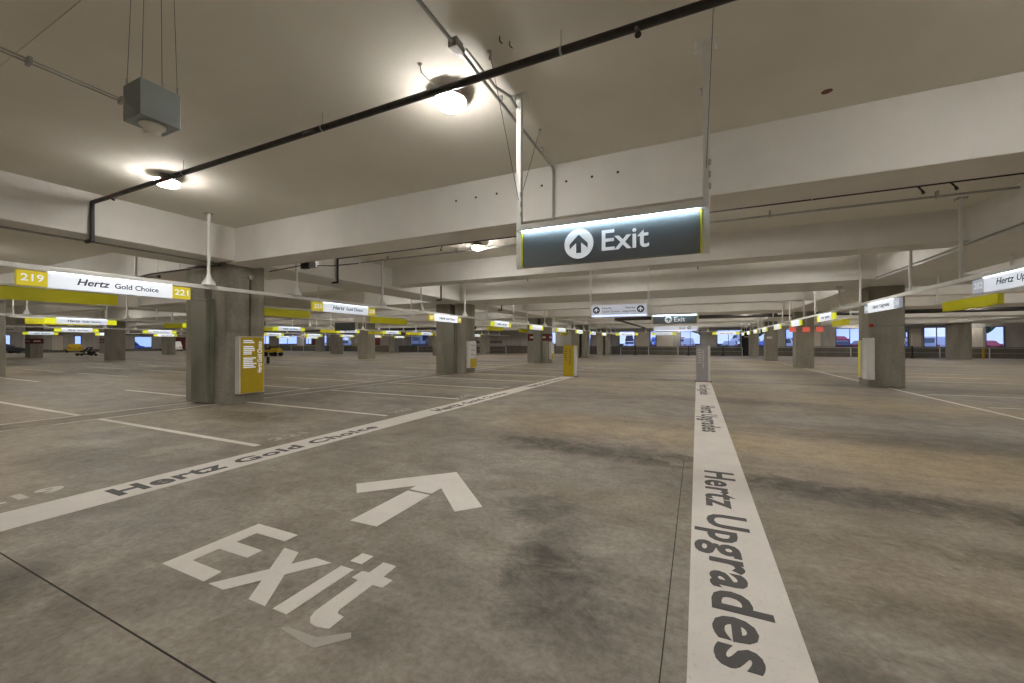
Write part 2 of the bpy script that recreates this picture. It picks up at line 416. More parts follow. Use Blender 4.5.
def railing(name, x0, x1, y, label, step=3.4):
    t = thing(name, label, 'railing', ((x0 + x1) / 2, y, 0))
    h = (x1 - x0) / 2
    obj('top_rail', tube(B(), [(-h, 0, 1.06), (h, 0, 1.06)], .035), M['yback'] if x1 < -30 else M['steel'], t)
    obj('lower_rail', tube(B(), [(-h, 0, .55), (h, 0, .55)], .02), M['steel'], t)
    n = int((x1 - x0) / step)
    for k in range(n + 1):
        px = -h + 2 * h * k / n
        obj('post', cyl(B(), (px, 0, 0), (px, 0, 1.04), .045), M['pole'], t)
railing('guard_rail', -88, -58, 55.9, 'yellow topped guard rail along the far left openings')
railing('guard_rail', -44, -27, 55.9, 'grey guard rail by the brown banded wall on the left')
railing('guard_rail', -9.5, 5.0, 55.9, 'grey guard rail below the far middle openings')
railing('guard_rail', 8.2, 30, 55.9, 'pale guard rail below the far right openings')

# ------------------------------------------------------------------ floor paint
def quad(bm, pts, z0=.0005, z1=.003): return prism(bm, pts, 'z', z0, z1)
def rect(x0, x1, y0, y1): return [(x0, y0), (x1, y0), (x1, y1), (x0, y1)]

gs = obj('lane_stripe', quad(B(), rect(-5.58, -5.04, -6, 17.75)), M['stripe'], floor, label='wide white stripe with dark lettering along the left of the exit lane')
us = obj('lane_stripe', quad(B(), rect(-.045, .485, -6, 17.45)), M['stripe'], floor, label='wide white stripe with dark lettering running straight away from the viewer')
for k in range(3):
    o = 5.42 * k
    text('lettering', 'Hertz', M['dkpaint'], (-5.15, 1.93 + o, .003), (0, 1, 0), (-1, 0, 0), 1.02, .32, gs, bold=.035, spacing=1.08, depth=.0015, label='dark grey word on the left stripe')
    text('lettering', 'Gold Choice', M['dkpaint'], (-5.17, 3.1 + o, .003), (0, 1, 0), (-1, 0, 0), 2.38, .245, gs, bold=.03, spacing=1.08, depth=.0015)
    text('lettering', 'Hertz Upgrades', M['dkpaint'], (-.022, 5.24 + 5.45 * k, .003), (0, -1, 0), (1, 0, 0), 3.14, .40, us, bold=.026, spacing=1.1, depth=.0015)
for j, (s, y) in enumerate((('219', 1.2), ('221', 4.03), ('223', 6.73), ('225', 9.42), ('227', 12.1))):
    text('stall_number', s, M['faint'] if j == 0 else M['ghost'], (-5.9, y, .0005), (0, 1, 0), (-1, 0, 0), .62, .23, floor, bold=.035, label=f'faded number {s} on the stall floor by the left stripe')
# stall lines, front row, back to back row and the ones beyond
def lines(name, segs, w, mat=None):
    for (x0, y0, x1, y1) in segs:
        if abs(x1 - x0) > abs(y1 - y0): q = rect(min(x0, x1), max(x0, x1), y0 - w / 2, y0 + w / 2)
        else: q = rect(x0 - w / 2, x0 + w / 2, min(y0, y1), max(y0, y1))
        obj(name, quad(B(), q), M[mat or 'stripe'], floor)
SY = [1.05, 3.74, 6.43, 9.2, 11.9, 14.6, 17.3, 20.0]
lines('stall_line', [(-10.8, y, -5.86, y) for y in SY], .10)
lines('stall_line', [(-16.8, y, -11.7, y) for y in SY + [22.7, 25.4, 28.1]], .10)
lines('stall_line', [(-10.8, -6, -10.8, 21), (-11.7, -6, -11.7, 30)], .07)
lines('stall_line', [(-28.7, y, -23.6, y) for y in (1.0, 3.7, 6.4, 9.1, 11.8, 14.5, 17.2, 19.9, 22.6, 25.3, 28, 30.7)], .12)
lines('stall_line', [(-35.9, y, -30.4, y) for y in (6.4, 9.1, 11.8, 14.5, 17.2, 19.9, 22.6, 25.3, 28, 30.7, 33.4)], .12)
lines('stall_line', [(-46.6, y, -41.6, y) for y in (11.8, 14.5, 17.2, 19.9, 22.6, 25.3, 28, 30.7, 33.4, 36)], .14)
lines('stall_line', [(-28.9, 2, -28.9, 40), (-30.2, 2, -30.2, 40)], .09, 'faint')
lines('stall_line', [(5.88, 2, 5.88, 17.6), (5.9, 19.2, 5.9, 29.4), (5.9, 31.3, 5.9, 41)], .09)
lines('stall_line', [(6.2, y, 11.5, y) for y in (10.5, 13.2, 15.9, 21.3, 24, 26.7)], .10, 'faint')
lines('stall_line', [(-10.5, y, -5.9, y) for y in (22.5, 25.2, 28)], .1)
obj('painted_line', quad(B(), rect(-2.2, 1.6, 29.0, 29.14)), M['faint'], floor)
obj('painted_line', quad(B(), rect(-6.5, -3.6, 24.2, 24.4)), M['faint'], floor)
# the painted word and arrow
bm = B()
quad(bm, [(-3.31, 1.465), (-2.825, 1.465), (-2.835, 1.575), (-3.17, 1.575), (-3.17, 1.745), (-2.86, 1.755), (-2.86, 1.862), (-3.165, 1.86), (-3.165, 2.015), (-2.84, 2.02), (-2.84, 2.13), (-3.31, 2.125)])
quad(bm, [(-2.77, 1.465), (-2.62, 1.465), (-2.27, 1.955), (-2.42, 1.955)])
quad(bm, [(-2.75, 1.955), (-2.60, 1.955), (-2.24, 1.475), (-2.39, 1.475)], .0005, .0029)
quad(bm, rect(-2.18, -2.065, 1.48, 1.96)); quad(bm, rect(-2.172, -2.07, 2.03, 2.14))
quad(bm, [(-1.95, 2.11), (-1.84, 2.11), (-1.83, 1.98), (-1.75, 1.975), (-1.755, 1.888), (-1.83, 1.885), (-1.83, 1.63), (-1.815, 1.605), (-1.76, 1.6), (-1.755, 1.5), (-1.83, 1.482), (-1.885, 1.488), (-1.925, 1.52), (-1.945, 1.57), (-1.95, 1.885), (-2.01, 1.89), (-2.005, 1.97), (-1.95, 1.98)])
obj('painted_word', bm, M['stripe'], floor, label='white painted word Exit on the lane floor')
bm = B()
quad(bm, [(-3.31, 3.17), (-2.55, 3.95), (-1.79, 3.21), (-1.965, 3.015), (-2.405, 3.44), (-2.41, 3.275), (-2.685, 3.285), (-2.69, 3.40), (-3.10, 2.975)])
quad(bm, [(-2.68, 3.245), (-2.40, 3.24), (-2.385, 2.5), (-2.67, 2.49)])
obj('painted_arrow', bm, M['stripe'], floor, label='white painted arrow pointing up the exit lane')
bm = B(); quad(bm, [(-2.0, 1.395), (-1.955, 1.42), (-1.76, 1.43), (-1.63, 1.53), (-1.6, 1.5), (-1.71, 1.375), (-1.8, 1.375)])
obj('scrubbed_mark', bm, M['ghost'], floor, label='ghost of a removed marking below the word Exit')
lines('control_joint', [(-5.0, 1.05, -.05, 1.05)], .007, 'joint')
lines('control_joint', [(-.155, 1.2, -.155, 5.6)], .006, 'joint')
lines('control_joint', [(-9.9, 17.9, 5, 17.9)], .02, 'joint')

# ------------------------------------------------------------------ overhead rails
ZR = 2.712
def sign_rail(label, along, fixed, lo, hi, posts, cone, group):
    rz = 0 if along == 'y' else -PI / 2
    loc = (fixed, lo, 0) if along == 'y' else (lo, fixed, 0)
    t = thing('sign_rail', label, 'rail', loc, rz, group)
    bm = B(); box(bm, -.03, .03, 0, hi - lo, ZR - .04, ZR + .04, .008)
    obj('rail_bar', bm, M['pole'], t)
    for p in posts:
        x, y = (fixed, p) if along == 'y' else (p, fixed)
        zt = ceil_z(x, y); q = p - lo
        pt = obj('hanger_post', cyl(B(), (0, q, ZR + .04), (0, q, zt), .033, n=10), M['pole'], t, smooth=True)
        bm = B(); box(bm, -.08, .08, q - .08, q + .08, zt - .012, zt, .003)
        for sx in (-.06, .06):
            for sy in (-.06, .06): cyl(bm, (sx, q + sy, zt - .05), (sx, q + sy, zt - .012), .008, n=6)
        obj('mounting_plate', bm, M['steel'], pt)
        if cone:
            obj('base_cone', lathe(B(), [(.13, 0), (.125, .05), (.06, .16), (.036, .24)], (0, q, ZR + .04), 14), M['pole'], pt, smooth=True)
    return t

def rx(along, s): return s   # rails along x keep their own sign of local y
PIT = 5.2
SL = [2.33 + PIT * k for k in range(10)]
sign_rail('white overhead rail on cone footed posts left of the exit lane', 'y', -9.5, -4, 55, [p for k in range(-1, 10) for p in (2.33 + PIT * k - .46, 2.33 + PIT * k + 2.67)], True, None)
SR = [7.85 + PIT * k for k in range(-1, 9)]
sign_rail('white overhead rail right of the upgrade lane', 'y', 4.6, 2, 55, [p for s in SR for p in (s - .5, s + 2.7)], False, None)
SA = [2.0 + PIT * k for k in range(0, 10)]
sign_rail('white overhead rail in the second aisle to the left', 'y', -26, 0, 55, [p for s in SA for p in (s - .5, s + 2.8)], True, None)
SB = [2.0 + PIT * k for k in range(1, 10)]
sign_rail('white overhead rail in the third aisle to the left', 'y', -43, 5, 55, [p for s in SB for p in (s - .5, s + 2.8)], True, None)
SC = [10.0 + PIT * k for k in range(0, 9)]
sign_rail('white overhead rail in the fourth aisle to the left', 'y', -60, 8, 55, [p for s in SC for p in (s - .5, s + 2.8)], True, None)
SD = [-12.6, -7.9, -4.1, 1.3]
tr = thing('sign_rail', 'white overhead crosswise rail below the far middle openings', 'rail', (4.2, 45, 0), PI / 2)
obj('rail_bar', box(B(), -.03, .03, 0, 13.2, ZR - .03, ZR + .03, .008), M['pole'], tr)
for p in (.25, 3.2, 5.9, 9.2, 12.9):
    pt = obj('hanger_post', cyl(B(), (0, p, ZR + .03), (0, p, ZC), .035, n=8), M['pole'], tr)
    obj('base_cone', lathe(B(), [(.13, 0), (.125, .05), (.06, .16), (.036, .24)], (0, p, ZR + .03), 12), M['pole'], pt)

# ------------------------------------------------------------------ lit sign boxes (front = local +x, text runs along local +y)
def sign_box(label, loc, rz, L, plate, num=None, words=None, group=None, z0=2.405, z1=2.665, pw=.33, grey=False):
    t = thing('sign_box', label, 'sign', loc, rz, group)
    h = L / 2
    obj('housing', box(B(), -.075, .05, -h, h, z1, z1 + .005, .001), M['pole'], t)
    obj('panel', box(B(), -.045, .035, -h + pw, h - pw * .95, z0, z1, .004), M['sign_white'], t)
    for s, (a, b) in ((0, (-h, -h + pw)), (1, (h - pw * .95, h))):
        p = obj('number_plate', box(B(), -.04, .03, a, b, z0 + .005, z1 - .02, .004), M[plate], t)
        if num:
            w = .24
            text('lettering', num[s], M['letter_w'], (.03, (a + b) / 2 - w / 2, z0 + .075), (0, 1, 0), (0, 0, 1), w, .115, p, bold=.015)
    obj('light_strip', box(B(), .036, .05, -h + pw, h - pw, z1 - .012, z1 - .0005), M['led_small'], t)
    if words:
        if words == 'gold':
            text('lettering', 'Hertz', M['letter_d'], (.035, -.50, z0 + .08), (0, 1, 0), (0, 0, 1), .42, .115, t, shear=.25, bold=.022)
            text('lettering', 'Gold Choice', M['letter_d'], (.035, -.02, z0 + .083), (0, 1, 0), (0, 0, 1), .64, .092, t, bold=.02)
        else:
            text('lettering', 'Hertz', M['letter_d'], (.035, -.50, z0 + .085), (0, 1, 0), (0, 0, 1), .42, .11, t, shear=.25, bold=.014)
            text('lettering', 'Upgrades', M['letter_d'], (.035, -.02, z0 + .06), (0, 1, 0), (0, 0, 1), .62, .13, t, shear=.1, bold=.012)
    return t

G1 = 'lit sign boxes along the rail left of the exit lane'
nums = [('219', '221'), ('223', '225'), ('227', '229')]
for k, s in enumerate(SL[:9]):
    lb = f'{"gold" if k < 3 else "lime"} ended lit sign box, {ORD[k]} along the rail left of the exit lane'
    if k == 0: lb = 'nearest lit white sign box with gold end plates numbered 219 and 221'
    sign_box(lb, (-9.5, s + 1.16, 0), 0, 2.32, 'gold' if k < 3 else 'lime', nums[k] if k < 3 else None, 'gold' if k < 4 else None, G1)
G2 = 'lit sign boxes along the right rail'
rn = {1: ('202', '207'), 2: ('204', '206')}
for k, s in enumerate(SR):
    if k == 0: continue
    lb = f'lit white sign box with {"grey" if k < 3 else "lime yellow"} ends, {ORD[k - 1]} along the right rail'
    sign_box(lb, (4.6, s + 1.15, 0), PI, 2.3, 'numgrey' if k < 3 else 'lime', rn.get(k), 'up' if k < 4 else None, G2)
proto = None
def far_sign(label, loc, rz, group):
    global proto
    if proto is None:
        proto = sign_box(label, loc, rz, 2.4, 'lime', None, 'gold', group, pw=.36); return proto
    c = copy_tree(proto); c.location = loc; c.rotation_euler.z = rz; tag(c, label, 'sign', group); return c
for nm, xx, ss in (('second', -26, SA), ('third', -43, SB), ('fourth', -60, SC)):
    for k, s in enumerate(ss[:9]):
        far_sign(f'lime ended lit sign box, {ORD[k]} along the {nm} aisle rail at left', (xx, s + 1.2, 0), 0, f'lit sign boxes in the {nm} aisle to the left')
for k, xx in enumerate((-7.0, -3.2, 2.6)):
    far_sign(f'lit sign box with lime ends on the far crosswise rail, {ORD[k]} from the left', (xx, 44.99, 0), -PI / 2, 'lit sign boxes on the far crosswise rail')

# yellow backs of the boxes that serve the opposite stalls
def back_box(label, loc, L=2.35, group=None, rz=0):
    t = thing('sign_box', label, 'sign', loc, rz, group); h = L / 2
    obj('back_panel', prism(B(), [(-h, 2.665), (h, 2.665), (h, 2.42), (h - .35, 2.42), (h - .37, 2.40), (-h, 2.40)], 'x', -.05, .05), M['yback'], t)
    obj('hanger_bar', box(B(), -.03, .03, -h - .45, h + .45, 2.672, 2.73, .006), M['pole'], t)
    for q in (-h - .35, h + .35):
        zt = ceil_z(loc[0], loc[1] + q)
        obj('hanger_post', cyl(B(), (0, q, 2.73), (0, q, zt), .03, n=8), M['pole'], t)
    return t
for k in range(8):
    back_box(f'lime yellow back of a sign box behind the left rail, {ORD[k]} from the viewer', (-12.65, 3.5 + 5.25 * k, 0), 2.35, 'yellow backs behind the left rail')
for k in range(8):
    back_box(f'lime yellow back of a sign box in the second aisle, {ORD[k]} from the viewer', (-27.6, 3.05 + PIT * k, 0), 2.4, 'yellow backs in the second aisle')
for k, y in enumerate((14.3, 24.7, 35)):
    back_box(f'lime yellow back of a sign box behind the right rail, {ORD[k]} from the viewer', (6.42 if k else 6.35, y if k else 14.2, 0), 2.3, 'yellow backs behind the right rail', PI)

# ------------------------------------------------------------------ hanging direction signs
def disc_arrow(parent, x, y, z, r, up=True, dark=False, flip=1):
    dsk = obj('arrow_disc', cyl(B(), (x, y, z), (x, y - .006, z), r, n=32), M['letter_d'] if dark else M['letter_w'], parent)
    a = r * .62; w = r * .17
    pts = [(-.0, a), (a, -.0 * a), (a, -w * 1.9), (w, a - w * 3.2 + 0), (w, -a), (-w, -a), (-w, a - w * 3.2), (-a, -w * 1.9), (-a, 0)]
    obj('arrow', prism(B(), [(x + px, z + pz) for px, pz in pts], 'y', y - .008, y - .006), M['letter_w'] if dark else M['sign_dark'], dsk)
    return dsk

def exit_sign(label, x0, x1, y, z0, z1, ztop, lit=True):
    xc = (x0 + x1) / 2
    t = thing('exit_sign', label, 'sign', (xc, y, 0)); h = (x1 - x0) / 2
    obj('panel', box(B(), -h + .05, h - .05, -.03, .05, z0, z1 - .07, .003), M['sign_dark'], t)
    obj('header_bar', box(B(), -h, h, -.09, .09, z1 - .065, z1, .006), M['pole'], t)
    obj('light_strip', box(B(), -h + .06, h - .06, -.075, -.055, z1 - .082, z1 - .066), M['led'], t)
    for s in (-1, 1):
        p = obj('hanger_post', box(B(), s * h - .028, s * h + .028, -.028, .028, z0 - .01, ztop, .004), M['pole'], t)
        bm = B(); box(bm, s * h - .07, s * h + .07, -.05, .05, ztop - .015, ztop, .003)
        for a in (-.09, .09):
            for b in (-.05, .05): cyl(bm, (s * h + a, b, ztop - .06), (s * h + a, b, ztop), .009, n=8)
        box(bm, s * h - .032, s * h + .032, -.034, -.028, ztop - .22, ztop - .01)
        cyl(bm, (s * h, -.045, ztop - .06), (s * h, -.03, ztop - .06), .012, n=8); cyl(bm, (s * h, -.045, ztop - .16), (s * h, -.03, ztop - .16), .012, n=8)
        obj('mounting_plate', bm, M['pole'], p)
        obj('edge_trim', box(B(), s * (h - .042) - .008, s * (h - .042) + .008, -.04, .055, z0, z1 - .068, .003), M['yback'], t, label='lime green edge strip')
    disc_arrow(t, -1.12 + .865 + .0 if abs(h - .945) < .05 else -.16, -.03, (z0 + z1 - .07) / 2, .155)
    text('lettering', 'Exit', M['letter_w'], (-.02 + .005, -.03, (z0 + z1 - .07) / 2 - .10), (1, 0, 0), (0, 0, 1), .46, .21, t, bold=.012)
    return t, h

es, h = exit_sign('large charcoal hanging sign with round up arrow and the word Exit over the lane', -1.81, .08, 4.1, 2.35, 2.81, ZC)
for s in (-1, 1):
    for dx, dy in ((.02, -.76), (-.04, .75)) if s < 0 else ((.05, -.48), (-.02, .72)):
        obj('brace_wire', cyl(B(), (s * h, -.01, 3.08), (s * h + dx, dy, ZC), .003, n=6), M['cable'], es)
        obj('wire_anchor', cyl(cyl(B(), (s * h + dx, dy, ZC - .012), (s * h + dx, dy, ZC), .025, n=8), (s * h + dx, dy, ZC - .09), (s * h + dx * .9, dy * .95, ZC - .012), .009, n=6), M['steel'], es)
    for zz in (2.92, 3.03, 3.14): obj('turnbuckle', cyl(B(), (s * h + .03, -.035, zz), (s * h + .03, -.035, zz + .05), .012, n=8), M['steel'], es)
exit_sign('smaller far charcoal Exit sign with round up arrow beyond the second beam', -1.88, .04, 19.4, 2.40, 2.86, 3.95)[0]
for o in KIDS(bpy.data.objects['exit_sign.001']): pass

def dir_sign(label, x0, x1, y, z0, z1, ztop, icons, words):
    xc = (x0 + x1) / 2; h = (x1 - x0) / 2
    t = thing('direction_sign', label, 'sign', (xc, y, 0))
    obj('panel', box(B(), -h + .04, h - .04, -.03, .05, z0 + .05, z1, .003), M['sign_grey'], t)
    obj('light_strip', box(B(), -h + .04, h - .04, -.035, .05, z0, z0 + .045, .003), M['sign_blue'], t)
    for s in (-1, 1):
        p = obj('hanger_post', box(B(), s * h - .03, s * h + .03, -.03, .03, z0, ztop, .004), M['pole'], t)
        obj('mounting_plate', box(B(), s * h - .08, s * h + .08, -.06, .06, ztop - .015, ztop, .003), M['pole'], p)
    for ix in icons: disc_arrow(t, ix, -.03, (z0 + .05 + z1) / 2, .10, dark=True)
    for (s, tx, w, zz, hh) in words:
        text('lettering', s, M['letter_d'], (tx, -.03, zz), (1, 0, 0), (0, 0, 1), w, hh, t, bold=.006)
    return t
dir_sign('pale lit hanging direction sign with two round arrows hung from the second beam', -2.84, -1.23, 11.62, 2.28, 2.62, 3.63, (-.63, .61), (('Hertz', -.46, .26, 2.50, .055), ('Gold Choice', -.46, .5, 2.40, .055), ('Hertz', .2, .26, 2.50, .055), ('Upgrades', .10, .38, 2.385, .07)))
dir_sign('small pale hanging sign with one arrow below the far Exit sign', -2.6, .05, 28.0, 2.34, 2.64, 3.63, (.82,), (('Exit', .25, .35, 2.44, .13),))
t = thing('direction_sign', 'dark hanging sign in the second aisle to the left', 'sign', (-22.5, 20.5, 0))
obj('panel', box(B(), -.95, .95, -.04, .04, 2.42, 2.98, .005), M['sign_dark'], t)
for s in (-.85, .85): obj('hanger_post', cyl(B(), (s, 0, 2.4), (s, 0, ZC), .035, n=8), M['pole'], t)

# ------------------------------------------------------------------ kiosks at the stripe ends
def kiosk(label, xc, y, w, hgt, mat, side, words=None, wm=None):
    t = thing('kiosk', label, 'kiosk', (xc, y, 0)); h = w / 2
    obj('front_panel', box(B(), -h, h - .05, -.10, .10, .015, hgt, .006), M[mat], t)
    obj('side_panel', box(B(), h - .05, h + .03, -.09, .26, .03, hgt + .015, .006), M[side], t, label='pale side panel')
    obj('base_plate', box(B(), -h - .05, h + .09, -.13, .28, 0, .02, .004), M['rust'], t)
    obj('top_cap', box(B(), -h - .01, h + .04, -.11, .27, hgt + .012, hgt + .035, .004), M[mat], t)
    if words:
        text('lettering', words, wm, (h - .17, -.101, .55), (0, 0, 1), (-1, 0, 0), .72, .09, t, bold=.01)
        for k in range(6):
            obj('printed_line', box(B(), -h + .05, -h + .19, -.1025, -.10, 1.24 - .1 * k, 1.27 - .1 * k), wm, t)
    return t
kiosk('gold yellow pylon with dark print at the end of the left stripe', -5.31, 17.7, .54, 1.40, 'goldpaint', 'whiteenamel', 'Hertz Gold Choice', M['letter_d'])
kiosk('light grey pylon at the end of the straight upgrade stripe', .205, 17.42, .47, 1.40, 'greyenamel', 'whiteenamel', 'Hertz Upgrades', M['whiteenamel'])

# notice boxes on columns
def notice(label, x, y0, y1, z0, z1, dep, face, front_mat, gold_from=None, words=True, group=None):
    t = thing('notice_box', label, 'notice board', (x, (y0 + y1) / 2, 0), 0 if face > 0 else PI, group)
    h = (y1 - y0) / 2
    obj('case', box(B(), 0, dep, -h, h, z0, z1, .01), M['whiteenamel'], t)
    f = obj('front_panel', box(B(), dep, dep + .012, -h + .04, h - .02, z0 + .02, z1 - .015, .003), M[front_mat], t)
    X = dep + .012
    if words:
        text('lettering', 'Hertz Gold Choice', M['letter_w'], (X, h - .075, z0 + .52), (0, 0, 1), (0, -1, 0), .80, .115, f, bold=.012)
        r = random.Random(3); zz = z1 - .09
        for para, n in ((2, 2), (5, 5), (6, 6)):
            for q in range(n):
                w = .20 + .13 * r.random()
                obj('printed_line', box(B(), X, X + .002, -h + .10, -h + .10 + w, zz - .026, zz), M['letter_w'], f)
                zz -= .046
            zz -= .06
    if gold_from is not None:
        obj('gold_band', box(B(), dep + .012, dep + .016, -h + .04, h - .02, z0 + .02, gold_from), M['goldpaint'], f)
        for a, b in ((z1 - .22, z1 - .20), (z1 - .46, z1 - .44), (z1 - .70, z1 - .68)):
            obj('printed_line', box(B(), dep + .012, dep + .015, -h + .10, h - .08, a, b), M['letter_d'], f)
    return t
notice('gold notice box with white print on the nearest left column', -10.467, 6.10, 6.74, .24, 1.68, .17, 1, 'goldpaint')
notice('white notice box with gold base on the second left column', -10.467, 17.1, 17.75, .28, 1.63, .2, 1, 'whiteenamel', .75, False)
notice('white and gold notice box on the third left column', -10.467, 29.4, 30.0, .28, 1.63, .2, 1, 'whiteenamel', .75, False)
notice('tall white box on the side of the nearest right column', 5.49, 17.5, 17.945, .27, 1.70, .2, -1, 'whiteenamel', None, False)
notice('narrow yellow notice box behind the white box on the right column', 5.455, 18.0, 18.25, .3, 1.62, .2, -1, 'yback', None, False)

# fire alarm and conduit on the right column
t = thing('fire_alarm', 'small red fire alarm on the nearest right column', 'alarm', (5.52, 17.95, 2.14))
obj('back_box', box(B(), -.06, .06, -.05, 0, -.06, .06, .008), M['red'], t)
obj('bell', cyl(B(), (0, -.05, 0), (0, -.09, 0), .055, n=20), M['red'], t)
t = obj('conduit', tube(B(), [(5.6, 17.92, 2.13), (6.45, 17.92, 2.13), (6.45, 18.6, 2.13)], .014), M['steel'], label='thin conduit running from the fire alarm around the right column', cat='conduit')

# dark red bands round columns
def band(label, x0, x1, y0, y1, z0, z1, mat, words=True, group=None):
    xc, yc = (x0 + x1) / 2, (y0 + y1) / 2
    t = thing('column_band', label, 'sign', (xc, yc, 0), 0, group)
    a, b = (x1 - x0) / 2 + .02, (y1 - y0) / 2 + .02
    bm = B()
    box(bm, -a, a, -b, -b + .018, z0, z1); box(bm, -a, a, b - .018, b, z0, z1)
    box(bm, -a, -a + .018, -b + .018, b - .018, z0, z1); box(bm, a - .018, a, -b + .018, b - .018, z0, z1)
    obj('wrap', bm, M[mat], t)
    if words:
        for cx in (-a * .55, a * .5):
            obj('lettering', box(B(), cx - .2, cx + .2, -b - .004, -b, (z0 + z1) / 2 - .06, (z0 + z1) / 2 + .06), M['whiteenamel'], t, label='small pale lettering patch')
            obj('lettering', box(B(), a, a + .004, cx * .3 - .15, cx * .3 + .15, (z0 + z1) / 2 - .06, (z0 + z1) / 2 + .06), M['whiteenamel'], t)
    return t
GB = 'dark red bands round columns'
band('dark red band with pale print round the third column left of the lane', -12.15, -10.47, 29.2, 30.15, 1.72, 2.28, 'maroon', True, GB)
band('dark red band round the second row column of the fourth line at the far left', -66.4, -65.0, 17.0, 17.95, 1.5, 2.05, 'maroon', True, GB)
band('dark red band round the third row column of the fifth line at the far left', -84.5, -83.1, 29.2, 30.15, 1.6, 2.25, 'maroon', True, GB)
for k, (x, y, lb) in enumerate(((5.42, 29.96, 'glowing red sign box left of the second right column'), (6.12, 29.96, 'glowing red sign box on the front of the second right column'), (6.80, 29.96, 'glowing red sign box right of the second right column'))):
    t = thing('red_sign', lb, 'sign', (x, y, 0), 0, 'glowing red sign boxes around the second right column')
    w = .17
    obj('case', box(B(), -w, w, -.06, .1, 2.24, 2.52, .01), M['coral'], t)
    obj('bracket', box(B(), -.04, .04, -.02, .08, 2.52, 3.5, .004), M['steel'], t)
obj('wall_plate', box(B(), 5.7, 6.1, 42.22, 42.25, 1.95, 2.15, .004), M['whiteenamel'], label='small white plate on the third right column', cat='sign')
for x, z0, z1, lb in ((6.45, 1.75, 2.15, 'white sign plate on the far wall right of the dark doorway'), (6.5, 2.75, 3.25, 'white box high on the far wall above the plate')):
    obj('wall_plate', box(B(), x, x + .55, YF - .1, YF - .04, z0, z1, .01), M['whiteenamel'], label=lb, cat='sign')

# ------------------------------------------------------------------ ceiling lamps
def lamp_meshes():
    t = thing('ceiling_lamp', '', 'lamp')
    obj('canopy', lathe(B(), [(.05, 0), (.10, 0), (.10, -.03), (.05, -.04), (.03, -.045)], n=20), M['steel'], t, smooth=True)
    obj('housing', lathe(B(), [(.04, -.03), (.09, -.045), (.155, -.08), (.184, -.112), (.18, -.12), (.158, -.12)], n=28), M['steel'], t, smooth=True)
    obj('lens', lathe(B(), [(.158, -.119), (.168, -.136), (.152, -.164), (.115, -.187), (.05, -.198)], n=20), M['lens'], t, smooth=True)
    return t
lp = lamp_meshes()
LAMPS = []
near = {3.61: [-25, -19.2, -13.6, -7.95, -2.47, 3.0, 8.6, 14], 7.7: [-16.6, -22.3], 9.6: [-5.5], 8.2: [.03, 8.2, 14], 14.0: [-13.6, -8.05, -2.5, 2.85, 9.2, 15], -2.2: [-13.6, -8, -2.5, 3.0, 8.6]}  # row behind the viewer is added to brighten ceiling and floor
for y, xs in near.items():
    for x in xs: LAMPS.append((x, y))
for y in (20.6, 25.6, 32.4, 37.7, 44.6, 49.8):
    for x in (-19.5, -14, -6.8, -1, 3.2, 9.5, 15, 20, 29): LAMPS.append((x, y))
for y in (7.7, 20.6, 25.6, 32.4, 37.7, 44.6, 49.8):
    for x in (-94, -88, -76, -70, -58, -52, -40, -34, -26): LAMPS.append((x, y))
for x in (-34, -40, -52): LAMPS += [(x, 3.61), (x, 14.0)]
for x in range(-92, 34, 9): LAMPS.append((x, 56.1))  # unseen extra row, added to light the far wall
LAMPS = sorted(set(LAMPS), key=lambda p: (p[1], p[0]))
ys = sorted({y for _, y in LAMPS})
for i, (x, y) in enumerate(LAMPS):
    o = lp if i == 0 else copy_tree(lp)
    o.location = (x, y + {-2.47: .09, -7.95: -.05}.get(x, 0), ZC)
    row = ys.index(y); inrow = [a for a, b in LAMPS if b == y]; n = inrow.index(x)
    lb = f'round ceiling lamp, {ORD[n]} from the left in lamp row {row} unseen behind the beams' if row > 1 else f'round ceiling lamp, {ORD[n]} from the left in the {["row added for light behind the viewer", "nearest row"][row]}'
    if (x, y) == (-2.47, 3.61): lb = 'brightest round ceiling lamp crossed by the black sprinkler pipe, above the arrow'
    if (x, y) == (-7.95, 3.61): lb = 'round ceiling lamp below the blue grey box, near the left end of the black pipe'
    if (x, y) == (-5.5, 9.6): lb = 'lamp just behind the first beam, left of the large Exit sign'
    if (x, y) == (2.85, 14.0): lb = 'small lamp glimpsed below the second beam at right'
    tag(o, lb, 'lamp', 'round ceiling lamps')

# ------------------------------------------------------------------ pipes and conduits
def sprinkler(label, y, z, x0, x1, drop_x, heads, r=.032, tapes=()):
    t = thing('sprinkler_pipe', label, 'pipe', (drop_x, y, z))
    L = lambda x, yy=0, zz=0: (x - drop_x, yy, zz)
    obj('main_pipe', tube(B(), [L(x0), L(x1)], r), M['black'], t, smooth=True)
    obj('drop_pipe', tube(B(), [L(x0), L(x0, 0, 3.40 - z), L(x0 - .22, 0, 3.40 - z)], r), M['black'], t, smooth=True)
    for hx, hy in heads:
        obj('sprinkler_head', cyl(cyl(cyl(B(), L(hx), L(hx + .03, hy, -.13), .013, n=8), L(hx + .03, hy, -.13), L(hx + .035, hy * 1.15, -.17), .02, n=10), L(hx + .035, hy * 1.15, -.17), L(hx + .036, hy * 1.17, -.176), .026, n=12), M['black'], t)
    for hx in tapes: obj('coupling', cyl(B(), L(hx - .04), L(hx + .04), r * 1.06), M['redtape'], t, label='red coupling band')
    n = int((x1 - x0) / 3.0)
    for k in range(1, n + 1):
        hx = x0 + 3.0 * k
        bm = cyl(B(), L(hx), (hx - drop_x, 0, ceil_z(hx, y) - z), .004, n=6); cyl(bm, L(hx - .01), L(hx + .01), r * 1.12, n=12)
        obj('pipe_hanger', bm, M['steel'], t)
sprinkler('black sprinkler pipe crossing the whole ceiling in front of the nearest lamps', 3.38, 4.10, -10.09, 12, -10.09, [(-8.95, -.12), (-4.2, -.2), (-.45, -.12), (4, -.12)], .036, (-7.6, -9.3))
